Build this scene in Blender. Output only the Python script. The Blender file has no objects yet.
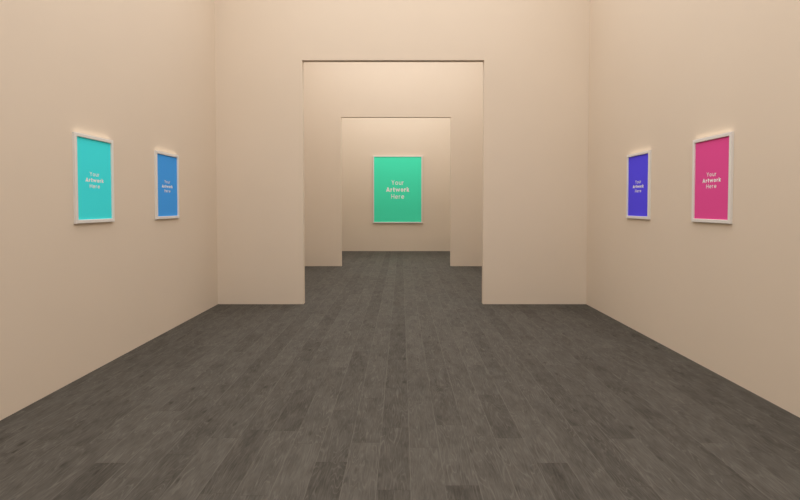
import bpy, bmesh, math, random
from mathutils import Vector, Matrix

scene = bpy.context.scene
COL = scene.collection
random.seed(7)

# ---------------------------------------------------------------- dimensions (metres)
XL, XR = -2.993, 3.012          # side walls
Y0 = -4.2                       # wall behind the camera
D1, D2, D3 = 8.187, 13.386, 17.884
T = 0.115                       # thickness of the cross walls
ZC = 6.4
OX0, OH = -1.596, 3.942   # openings


def srgb(r, g, b):
    def f(c):
        c /= 255.0
        return c / 12.92 if c <= 0.04045 else ((c + 0.055) / 1.055) ** 2.4
    return (f(r), f(g), f(b), 1.0)


# ---------------------------------------------------------------- materials
def new_mat(name):
    m = bpy.data.materials.new(name)
    m.use_nodes = True
    nt = m.node_tree
    b = nt.nodes['Principled BSDF']
    return m, nt, b


def plaster():
    m, nt, b = new_mat('beige_plaster')
    b.inputs['Roughness'].default_value = 0.9
    b.inputs['Specular IOR Level'].default_value = 0.12
    tc = nt.nodes.new('ShaderNodeTexCoord')
    n = nt.nodes.new('ShaderNodeTexNoise')
    n.inputs['Scale'].default_value = 1.3
    n.inputs['Detail'].default_value = 4
    nt.links.new(tc.outputs['Object'], n.inputs['Vector'])
    r = nt.nodes.new('ShaderNodeValToRGB')
    r.color_ramp.elements[0].position = 0.3
    r.color_ramp.elements[1].position = 0.7
    r.color_ramp.elements[0].color = WALL_A
    r.color_ramp.elements[1].color = WALL_B
    nt.links.new(n.outputs['Fac'], r.inputs['Fac'])
    nt.links.new(r.outputs['Color'], b.inputs['Base Color'])
    n2 = nt.nodes.new('ShaderNodeTexNoise')
    n2.inputs['Scale'].default_value = 90
    nt.links.new(tc.outputs['Object'], n2.inputs['Vector'])
    bp = nt.nodes.new('ShaderNodeBump')
    bp.inputs['Strength'].default_value = 0.03
    bp.inputs['Distance'].default_value = 0.002
    nt.links.new(n2.outputs['Fac'], bp.inputs['Height'])
    nt.links.new(bp.outputs['Normal'], b.inputs['Normal'])
    return m


WALL_A = (0.772, 0.660, 0.531, 1)
WALL_B = (0.782, 0.670, 0.541, 1)


def solid(name, col, rough=0.6, spec=0.3, var=0.0):
    """Paint or print; a faint procedural mottling keeps it from being dead flat."""
    m, nt, b = new_mat(name)
    b.inputs['Roughness'].default_value = rough
    b.inputs['Specular IOR Level'].default_value = spec
    tc = nt.nodes.new('ShaderNodeTexCoord')
    n = nt.nodes.new('ShaderNodeTexNoise')
    n.inputs['Scale'].default_value = 40
    nt.links.new(tc.outputs['Object'], n.inputs['Vector'])
    mix = nt.nodes.new('ShaderNodeMix')
    mix.data_type = 'RGBA'
    mix.inputs['A'].default_value = tuple(max(0, c * (1 - var)) for c in col[:3]) + (1,)
    mix.inputs['B'].default_value = tuple(min(1, c * (1 + var)) for c in col[:3]) + (1,)
    nt.links.new(n.outputs['Fac'], mix.inputs['Factor'])
    nt.links.new(mix.outputs['Result'], b.inputs['Base Color'])
    return m


def floor_material():
    """Grey-brown oak planks. UV = metres along each plank's own axes (u across,
    v along), face attributes: tone, seed, plank length."""
    m, nt, b = new_mat('grey_oak_planks')
    N, L = nt.nodes.new, nt.links.new

    def math_(op, a, c=None, d=None, clamp=False):
        n = N('ShaderNodeMath'); n.operation = op; n.use_clamp = clamp
        for i, v in enumerate((a, c, d)):
            if v is None:
                continue
            if isinstance(v, (int, float)):
                n.inputs[i].default_value = v
            else:
                L(v, n.inputs[i])
        return n.outputs[0]

    def attr(name):
        a = N('ShaderNodeAttribute'); a.attribute_type = 'GEOMETRY'; a.attribute_name = name
        return a.outputs['Fac']

    def smooth(v, a, c, lo=0.0, hi=1.0):
        n = N('ShaderNodeMapRange'); n.interpolation_type = 'SMOOTHSTEP'
        L(v, n.inputs['Value'])
        n.inputs['From Min'].default_value = a; n.inputs['From Max'].default_value = c
        n.inputs['To Min'].default_value = lo; n.inputs['To Max'].default_value = hi
        return n.outputs['Result']

    uv = N('ShaderNodeUVMap'); uv.uv_map = 'plank'
    sx = N('ShaderNodeSeparateXYZ'); L(uv.outputs['UV'], sx.inputs[0])
    u, v = sx.outputs['X'], sx.outputs['Y']
    tone, seed = attr('tone'), attr('seed')

    def noise(su, sv, scale, detail=2.0, rough=0.5, off=0.0, dist=0.0):
        c = N('ShaderNodeCombineXYZ')
        L(math_('MULTIPLY', u, su), c.inputs[0])
        L(math_('MULTIPLY', v, sv), c.inputs[1])
        L(math_('ADD', math_('MULTIPLY', seed, 37.0), off), c.inputs[2])
        n = N('ShaderNodeTexNoise')
        n.inputs['Scale'].default_value = scale
        n.inputs['Detail'].default_value = detail
        n.inputs['Roughness'].default_value = rough
        n.inputs['Distortion'].default_value = dist
        L(c.outputs[0], n.inputs['Vector'])
        return n.outputs['Fac']

    # cathedral grain: contour lines of a noise field drawn out along the plank
    field = noise(1.0, 0.11, 9.0, 2.0, 0.45, 0.0, 0.25)
    ph = math_('FRACT', math_('MULTIPLY', field, 20.0))
    tri = math_('ABSOLUTE', math_('SUBTRACT', ph, 0.5))            # 0..0.5
    line = smooth(tri, 0.30, 0.50)                                 # thin pale lines
    mask = smooth(noise(1.0, 0.5, 10.0, 2.0, 0.5, 5.0), 0.35, 0.65)
    line = math_('MULTIPLY', line, math_('MULTIPLY_ADD', mask, 0.75, 0.25))
    # fine pores and slow mottling
    fine = noise(1.0, 0.09, 120.0, 3.0, 0.6, 9.0)
    mott = noise(1.0, 0.35, 12.0, 3.0, 0.55, 15.0)
    # knots: small dark eyes here and there
    kc = N('ShaderNodeCombineXYZ')
    L(math_('MULTIPLY', u, 1.0), kc.inputs[0]); L(math_('MULTIPLY', v, 0.45), kc.inputs[1])
    L(math_('MULTIPLY', seed, 53.0), kc.inputs[2])
    vo = N('ShaderNodeTexVoronoi'); vo.inputs['Scale'].default_value = 6.5
    L(kc.outputs[0], vo.inputs['Vector'])
    knot = smooth(vo.outputs['Distance'], 0.03, 0.17, 1.0, 0.0)

    val = math_('MULTIPLY', tone, F_TONE)
    val = math_('ADD', val, math_('MULTIPLY', math_('SUBTRACT', mott, 0.5), F_MOTT))
    val = math_('ADD', val, math_('MULTIPLY', math_('SUBTRACT', fine, 0.5), F_FINE))
    val = math_('ADD', val, math_('MULTIPLY', line, F_LINE))
    val = math_('SUBTRACT', val, math_('MULTIPLY', knot, F_KNOT))
    # bevel highlight painted into the colour along the long edges, thin dark butt joints
    eu = math_('MINIMUM', u, math_('SUBTRACT', PW, u))
    ev = math_('MINIMUM', v, math_('SUBTRACT', PL, v))
    seam = smooth(eu, 0.0010, 0.0042, 1.0, 0.0)
    butt = smooth(ev, 0.0010, 0.0050, 1.0, 0.0)
    gate = smooth(noise(1.0, 0.6, 3.0, 1.0, 0.5, 21.0), 0.38, 0.60, 0.15, 1.0)
    val = math_('ADD', val, math_('MULTIPLY', math_('MULTIPLY', seam, gate), F_SEAM))
    val = math_('SUBTRACT', val, math_('MULTIPLY', butt, F_BUTT))
    val = math_('ADD', val, 0.5, clamp=True)
    r = N('ShaderNodeValToRGB')
    r.color_ramp.elements[0].position = 0.0
    r.color_ramp.elements[0].color = FLOOR_DARK
    r.color_ramp.elements[1].position = 1.0
    r.color_ramp.elements[1].color = FLOOR_LIGHT
    L(val, r.inputs['Fac'])
    L(r.outputs['Color'], b.inputs['Base Color'])
    b.inputs['Roughness'].default_value = 0.75
    b.inputs['Specular IOR Level'].default_value = 0.15
    bp = N('ShaderNodeBump'); bp.inputs['Strength'].default_value = 0.08
    bp.inputs['Distance'].default_value = 0.001
    L(val, bp.inputs['Height']); L(bp.outputs['Normal'], b.inputs['Normal'])
    return m


PW, PL = 0.1963, 0.800
F_TONE, F_MOTT, F_FINE, F_LINE, F_KNOT, F_SEAM, F_BUTT = 0.17, 0.85, 0.90, 0.42, 0.32, 0.75, 0.12
FLOOR_DARK = (0.041, 0.036, 0.0295, 1)
FLOOR_LIGHT = (0.132, 0.121, 0.104, 1)


# ---------------------------------------------------------------- mesh helpers
def box(bm, x0, x1, y0, y1, z0, z1):
    vs = [bm.verts.new(p) for p in ((x0, y0, z0), (x1, y0, z0), (x1, y1, z0), (x0, y1, z0),
                                    (x0, y0, z1), (x1, y0, z1), (x1, y1, z1), (x0, y1, z1))]
    for f in ((3, 2, 1, 0), (4, 5, 6, 7), (0, 1, 5, 4), (1, 2, 6, 5), (2, 3, 7, 6), (3, 0, 4, 7)):
        bm.faces.new([vs[i] for i in f])


def link(name, bm, mat, parent=None, kind=None):
    me = bpy.data.meshes.new(name)
    bm.to_mesh(me); bm.free()
    me.materials.append(mat)
    o = bpy.data.objects.new(name, me)
    COL.objects.link(o)
    if parent:
        o.parent = parent
    if kind:
        o['kind'] = kind
    return o


# ---------------------------------------------------------------- the rooms
M_WALL = plaster()
W = 0.15


def slab(name, *b):
    bm = bmesh.new(); box(bm, *b)
    return link(name, bm, M_WALL, kind='structure')


def describe(o, label, cat):
    o['label'] = label; o['category'] = cat
    return o


describe(slab('wall_left', XL - W, XL, Y0, D3, 0, ZC),
         'plain beige plaster wall on the left, hung with the teal and blue posters', 'wall')
describe(slab('wall_right', XR, XR + W, Y0, D3, 0, ZC),
         'plain beige plaster wall on the right, hung with the purple and pink posters', 'wall')
describe(slab('wall_end', XL - W, XR + W, D3, D3 + W, 0, ZC),
         'beige wall at the far end of the last room, behind the green poster', 'wall')
describe(slab('wall_rear', XL - W, XR + W, Y0 - W, Y0, 0, ZC),
         'plain beige wall closing the first room behind the viewer', 'wall')


def cross_wall(name, y, OX1):
    """wall with a square, untrimmed doorway: outline extruded as one piece"""
    bm = bmesh.new()
    pts = [(XL, 0), (OX0, 0), (OX0, OH), (OX1, OH), (OX1, 0), (XR, 0), (XR, ZC), (OX1, ZC), (OX0, ZC), (XL, ZC)]
    fr = [bm.verts.new((x, y, z)) for x, z in pts]
    bk = [bm.verts.new((x, y + T, z)) for x, z in pts]
    # faces as quads so nothing is concave
    for q in ((0, 1, 2, 9), (2, 8, 9), (2, 3, 7, 8), (3, 4, 5, 6), (3, 6, 7)):
        bm.faces.new([fr[i] for i in q])
        bm.faces.new([bk[i] for i in reversed(q)])
    n = len(pts)
    for i in range(n):
        j = (i + 1) % n
        bm.faces.new([fr[j], fr[i], bk[i], bk[j]])
    bmesh.ops.recalc_face_normals(bm, faces=bm.faces)
    return link(name, bm, M_WALL, kind='structure')


describe(cross_wall('wall_front', D1, 1.328),
         'nearer beige cross wall with a square doorway cut through it', 'wall')
describe(cross_wall('wall_middle', D2, 1.303),
         'farther beige cross wall with a square doorway, seen through the first doorway', 'wall')

# ceiling: one slab over all three rooms
M_CEIL = solid('white_ceiling_paint', (0.80, 0.76, 0.70, 1), 0.9, 0.1, 0.01)
bm = bmesh.new(); box(bm, XL - W, XR + W, Y0 - W, D3 + W, ZC, ZC + 0.2)
describe(link('ceiling', bm, M_CEIL, kind='structure'), 'plain pale ceiling high over the three rooms', 'ceiling')

# floor: planks laid lengthways, staggered joints
M_FLOOR = floor_material()
SEAM0 = 0.053
JOINT = {0: 3.299, 1: 3.644, 3: 3.437, 4: 3.098, 5: 3.252, 7: 3.430, 10: 3.364,
         -1: 2.799, -2: 3.369, -3: 3.110, -4: 3.356, -5: 3.546, -7: 3.437, -10: 3.098, -11: 3.422}
ROWT = {0: 0.55, 1: 0.35, 2: 0.35, 3: 0.45, 4: -0.1, 5: 0.1, 6: -0.5, 7: 0.2, 8: 0.5, 9: -0.3, 10: 0.5,
        -1: -0.75, -2: 0.65, -3: -0.6, -4: 0.6, -5: 0.1, -6: -0.7, -7: 0.3, -8: -0.5, -9: 0.3, -10: -0.4, -11: 0.5}
# planks whose tone reads clearly in the picture: (row, y inside the plank) -> tone
PLANKT = {(1, 2.5): -0.8, (1, 3.2): 0.7, (1, 4.0): -0.5, (4, 2.8): -0.9, (4, 3.5): 0.9, (3, 3.0): 0.7, (3, 3.8): -0.5,
          (0, 3.0): 0.9, (-2, 3.0): 0.9, (-4, 3.0): 0.9, (-3, 2.8): -0.9, (-7, 3.1): 0.9, (-5, 3.2): 0.6,
          (-5, 3.9): -0.7, (-10, 2.8): -0.9, (-10, 3.5): 0.9, (7, 3.2): 0.8, (7, 3.8): -0.7, (10, 3.1): 0.8}
bm = bmesh.new()
uvl = bm.loops.layers.uv.new('plank')
lt = bm.faces.layers.float.new('tone')
ls = bm.faces.layers.float.new('seed')
k0 = math.floor((XL - W - SEAM0) / PW)
k1 = math.ceil((XR + W - SEAM0) / PW)
YA, YB = Y0 - W, D3 + W
for k in range(k0, k1):
    xa, xb = SEAM0 + k * PW, SEAM0 + (k + 1) * PW
    ca, cb = max(xa, XL - W), min(xb, XR + W)
    if cb - ca < 1e-4:
        continue
    j0 = JOINT.get(k, random.uniform(0, PL))
    rt = ROWT.get(k, random.uniform(-0.7, 0.7))
    n0 = math.floor((YA - j0) / PL)
    y = j0 + n0 * PL
    while y < YB:
        ya, yb = max(y, YA), min(y + PL, YB)
        t = 0.65 * rt + 0.45 * random.uniform(-1, 1)
        for (kk, yy), tt in PLANKT.items():
            if kk == k and y <= yy < y + PL:
                t = tt
        sd = random.random()
        if yb - ya > 1e-4:
            f = bm.faces.new([bm.verts.new(p) for p in ((ca, ya, 0), (cb, ya, 0), (cb, yb, 0), (ca, yb, 0))])
            f[lt] = t; f[ls] = sd
            for lp in f.loops:
                lp[uvl].uv = (lp.vert.co.x - xa, lp.vert.co.y - y)
        y += PL
bmesh.ops.remove_doubles(bm, verts=bm.verts, dist=1e-5)
# underside and edges, so the floor is a slab
bot = [bm.verts.new(p) for p in ((XL - W, YA, -0.12), (XR + W, YA, -0.12), (XR + W, YB, -0.12), (XL - W, YB, -0.12))]
bm.faces.new(list(reversed(bot)))
describe(link('floor', bm, M_FLOOR, kind='structure'),
         'grey-brown oak plank floor running through all the rooms', 'floor')

# ---------------------------------------------------------------- lettering
def arc(cx, cy, rx, ry, a0, a1, n=14):
    return [(cx + rx * math.cos(math.radians(a0 + (a1 - a0) * i / n)),
             cy + ry * math.sin(math.radians(a0 + (a1 - a0) * i / n))) for i in range(n + 1)]


def glyphs(w):
    """geometric sans letters drawn as pen strokes of width w; cap height 1.
    returns letter -> (advance, strokes)"""
    h = w / 2
    xh = 0.73
    r = xh / 2 - h
    g = {}
    g['Y'] = (0.74, [[(h * .6, 1), (0.37, 0.44)], [(0.74 - h * .6, 1), (0.37, 0.44)], [(0.37, 0.47), (0.37, 0)]])
    g['o'] = (2 * r + w, [arc(r + h, xh / 2, r, r, 0, 360, 24)])
    ru = 0.25
    g['u'] = (2 * ru + w, [[(h, xh), (h, ru + h)], arc(h + ru, ru + h, ru, ru, 180, 360),
                           [(h + 2 * ru, xh), (h + 2 * ru, 0)]])
    g['r'] = (0.36 + h, [[(h, xh), (h, 0)], arc(h + 0.30, xh - h - 0.29, 0.30, 0.29, 180, 92)])
    g['H'] = (0.78, [[(h, 0), (h, 1)], [(0.78 - h, 0), (0.78 - h, 1)], [(h, 0.5), (0.78 - h, 0.5)]])
    g['e'] = (2 * r + w, [arc(r + h, xh / 2, r, r, 0, 318, 24), [(h, xh / 2), (2 * r + h * 1.6, xh / 2)]])
    g['A'] = (0.94, [[(h * .8, 0), (0.47, 1 - h * .5)], [(0.94 - h * .8, 0), (0.47, 1 - h * .5)], [(0.22, 0.26), (0.72, 0.26)]])
    g['t'] = (0.46, [[(0.14 + h * .4, 0.94), (0.14 + h * .4, 0.22)], arc(0.14 + h * .4 + 0.17, 0.11 + h, 0.17, 0.11, 180, 290, 8),
                     [(0, xh - h * .9), (0.46, xh - h * .9)]])
    g['w'] = (1.14, [[(h * .7, xh), (0.30, h * 1.3), (0.57, xh - h * 1.3), (0.84, h * 1.3), (1.14 - h * .7, xh)]])
    g['k'] = (0.66, [[(h, 1), (h, 0)], [(0.62 - h * .5, xh), (h * 1.5, 0.25)], [(0.27, 0.40), (0.66 - h * .7, 0)]])
    return g


def word(bm, text, w, gap, cap, width, x_c, z_base, y):
    """letters of one word, squeezed or stretched to the given width"""
    g = glyphs(w)
    total = sum(g[c][0] for c in text) + gap * (len(text) - 1)
    sx = width / total
    x = x_c - width / 2
    for c in text:
        adv, strokes = g[c]
        for si, st in enumerate(strokes):
            # one mitred ribbon per pen stroke; strokes of a letter lie a hair apart in depth
            ys = y - 0.00015 * si
            closed = math.hypot(st[0][0] - st[-1][0], st[0][1] - st[-1][1]) < 1e-6
            pts = st[:-1] if closed else st
            n = len(pts)
            lo, hi = [], []
            for i, (px, pz) in enumerate(pts):
                p0 = pts[i - 1] if (i > 0 or closed) else None
                p1 = pts[(i + 1) % n] if (i < n - 1 or closed) else None
                d0 = Vector((px - p0[0], pz - p0[1])).normalized() if p0 else None
                d1 = Vector((p1[0] - px, p1[1] - pz)).normalized() if p1 else None
                t = ((d0 or d1) + (d1 or d0)).normalized()
                m = w / 2 / max(0.5, t.dot(d1 or d0))
                nx, nz = -t.y * m, t.x * m
                lo.append(bm.verts.new((x + (px - nx) * sx, ys, z_base + (pz - nz) * cap)))
                hi.append(bm.verts.new((x + (px + nx) * sx, ys, z_base + (pz + nz) * cap)))
            for i in range(n if closed else n - 1):
                j = (i + 1) % n
                bm.faces.new((lo[i], lo[j], hi[j], hi[i]))
        x += (adv + gap) * sx


# ---------------------------------------------------------------- framed posters
M_FRAME = solid('white_lacquer_frame', (0.83, 0.80, 0.76, 1), 0.45, 0.3, 0.01)
M_BACK = solid('brown_backing_board', (0.35, 0.26, 0.18, 1), 0.9, 0.1, 0.05)
M_INK = solid('white_ink', (0.99, 0.99, 0.99, 1), 0.6, 0.1, 0.0)


def picture(loc, rotz, w, h, rail, depth, ink, label, text):
    """local frame: back on y=0, front towards -y, z measured from the centre"""
    root = bpy.data.objects.new('picture_frame', None)
    COL.objects.link(root)
    root.location = loc
    root.rotation_euler = (0, 0, rotz)
    root.empty_display_size = 0.2
    root['label'] = label
    root['category'] = 'framed poster'
    # mitred moulding, swept round the rectangle
    lip = 0.010 * (rail / 0.034)
    prof = [(0, 0), (0, -depth + 0.003), (0.003, -depth), (rail - 0.004, -depth), (rail, -depth + 0.004), (rail, -depth + 0.002 + lip), (rail, 0)]
    bm = bmesh.new()
    rings = []
    for sx_, sz_ in ((-1, -1), (1, -1), (1, 1), (-1, 1)):
        rings.append([bm.verts.new((sx_ * (w / 2 - a), y, sz_ * (h / 2 - a))) for a, y in prof])
    n = len(prof)
    for i in range(4):
        A, B = rings[i], rings[(i + 1) % 4]
        for k in range(n):
            l = (k + 1) % n
            bm.faces.new([A[k], A[l], B[l], B[k]])
    bmesh.ops.recalc_face_normals(bm, faces=bm.faces)
    link('frame_moulding', bm, M_FRAME, root)
    # backing board
    bm = bmesh.new()
    yb = -depth + 0.002 + lip
    box(bm, -w / 2 + rail + .0005, w / 2 - rail - .0005, yb + 0.0045, -0.001, -h / 2 + rail + .0005, h / 2 - rail - .0005)
    link('backing_board', bm, M_BACK, root)
    # poster sheet
    bm = bmesh.new()
    box(bm, -w / 2 + rail + .0003, w / 2 - rail - .0003, yb + 0.002, yb + 0.004, -h / 2 + rail + .0003, h / 2 - rail - .0003)
    po = link('poster', bm, solid('poster_print', ink, 0.85, 0.05, 0.0), root)
    po['label'] = text['ink'] + ' poster sheet'
    yt = yb + 0.0015
    pitch, cap, aw = text['pitch'], text['cap'], text['aw']
    zc = text['dz']
    for s, bold, zb, ww in (('Your', False, pitch - cap / 2, aw * 0.53), ('Artwork', True, -cap / 2, aw),
                            ('Here', False, -pitch - cap / 2, aw * 0.56)):
        bm = bmesh.new()
        word(bm, s, 0.24 if bold else 0.14, 0.17 if bold else 0.20, cap, ww, 0.0, zc + zb, yt)
        link('lettering', bm, M_INK, po)['label'] = 'bold white word' if bold else 'thin white word'
    return root


side = dict(pitch=0.0575, cap=0.040, aw=0.289, dz=-0.006)
DEP = 0.025
H90 = math.pi / 2
picture((XL, 4.919, 1.856), H90, 0.619, 0.836, 0.034, DEP, srgb(76, 245, 252),
        'teal poster in a white frame, nearer of two on the left wall', dict(side, ink='teal'))
picture((XL, 6.442, 1.856), H90, 0.622, 0.836, 0.034, DEP, srgb(79, 170, 255),
        'sky-blue poster in a white frame on the left wall', dict(side, ink='sky-blue'))
picture((XR, 6.415, 1.856), -H90, 0.615, 0.836, 0.034, DEP, srgb(97, 86, 255),
        'purple-blue poster in a white frame on the right wall', dict(side, ink='purple-blue'))
picture((XR, 4.900, 1.856), -H90, 0.611, 0.836, 0.034, DEP, srgb(238, 88, 160),
        'pink poster in a white frame, nearer of two on the right wall', dict(side, ink='pink'))
picture((-0.134, D3, 2.183), 0, 1.748, 2.375, 0.040, 0.050, srgb(83, 251, 206),
        'large green poster in a thin white frame on the far end wall',
        dict(pitch=0.245, cap=0.165, aw=0.816, dz=0.0, ink='green'))

# ---------------------------------------------------------------- light: a luminous ceiling panel in every room
def panel(name, x, y, sx, sy, power):
    l = bpy.data.lights.new(name, 'AREA')
    l.shape = 'RECTANGLE'; l.size = sx; l.size_y = sy
    l.energy = power
    l.color = (1.0, 1.0, 1.025)
    o = bpy.data.objects.new(name, l)
    COL.objects.link(o)
    o.location = (x, y, ZC - 0.02)
    return o


PD = 6.7
def room(name, ya, yb, k=1.0):
    sx, sy = 5.3, yb - ya
    panel(name, (XL + XR) / 2, (ya + yb) / 2, sx, sy, PD * sx * sy * k)


room('ceiling_panel_light', Y0 + 0.5, D1 - 0.55, 1.0)
room('ceiling_panel_light.001', D1 + T + 0.5, D2 - 0.7, 1.24)
room('ceiling_panel_light.002', D2 + T + 0.5, D3 - 0.8, 1.46)

# added lamps, no real fitting: faint glow up the wall above each side picture
def added_glow(x, y, z, n):
    l = bpy.data.lights.new('added_glow_light', 'AREA')
    l.shape = 'RECTANGLE'; l.size = 0.012; l.size_y = 0.56
    l.energy = 0.09
    l.color = (1.0, 0.88, 0.70)
    o = bpy.data.objects.new('added_glow_light', l)
    COL.objects.link(o)
    o.location = (x + n * 0.017, y, z)
    o.rotation_euler = (0, math.radians(180 + n * 25), 0)
    return o


for x, y, n in ((XL, 4.919, 1), (XL, 6.442, 1), (XR, 6.415, -1), (XR, 4.900, -1)):
    added_glow(x, y, 1.856 + 0.418 + 0.004, n)

w = bpy.data.worlds.new('world'); scene.world = w
w.use_nodes = True
w.node_tree.nodes['Background'].inputs['Color'].default_value = (0.9, 0.9, 1.0, 1)
w.node_tree.nodes['Background'].inputs['Strength'].default_value = 0.1

# ---------------------------------------------------------------- camera
cam = bpy.data.cameras.new('camera')
co = bpy.data.objects.new('camera', cam)
COL.objects.link(co)
cam.sensor_fit = 'HORIZONTAL'
cam.sensor_width = 36
cam.lens = 505 / 800 * 36
cam.shift_x = -1.5 / 800
cam.shift_y = -28.54 / 800
co.location = (0, 0, 1.6)
co.rotation_euler = (math.radians(90 - 1.7531), 0, 0)
scene.camera = co

vs = scene.view_settings
vs.view_transform = 'Standard'
vs.look = 'None'
vs.gamma = 1
vs.use_curve_mapping = False
vs.exposure = 0.0
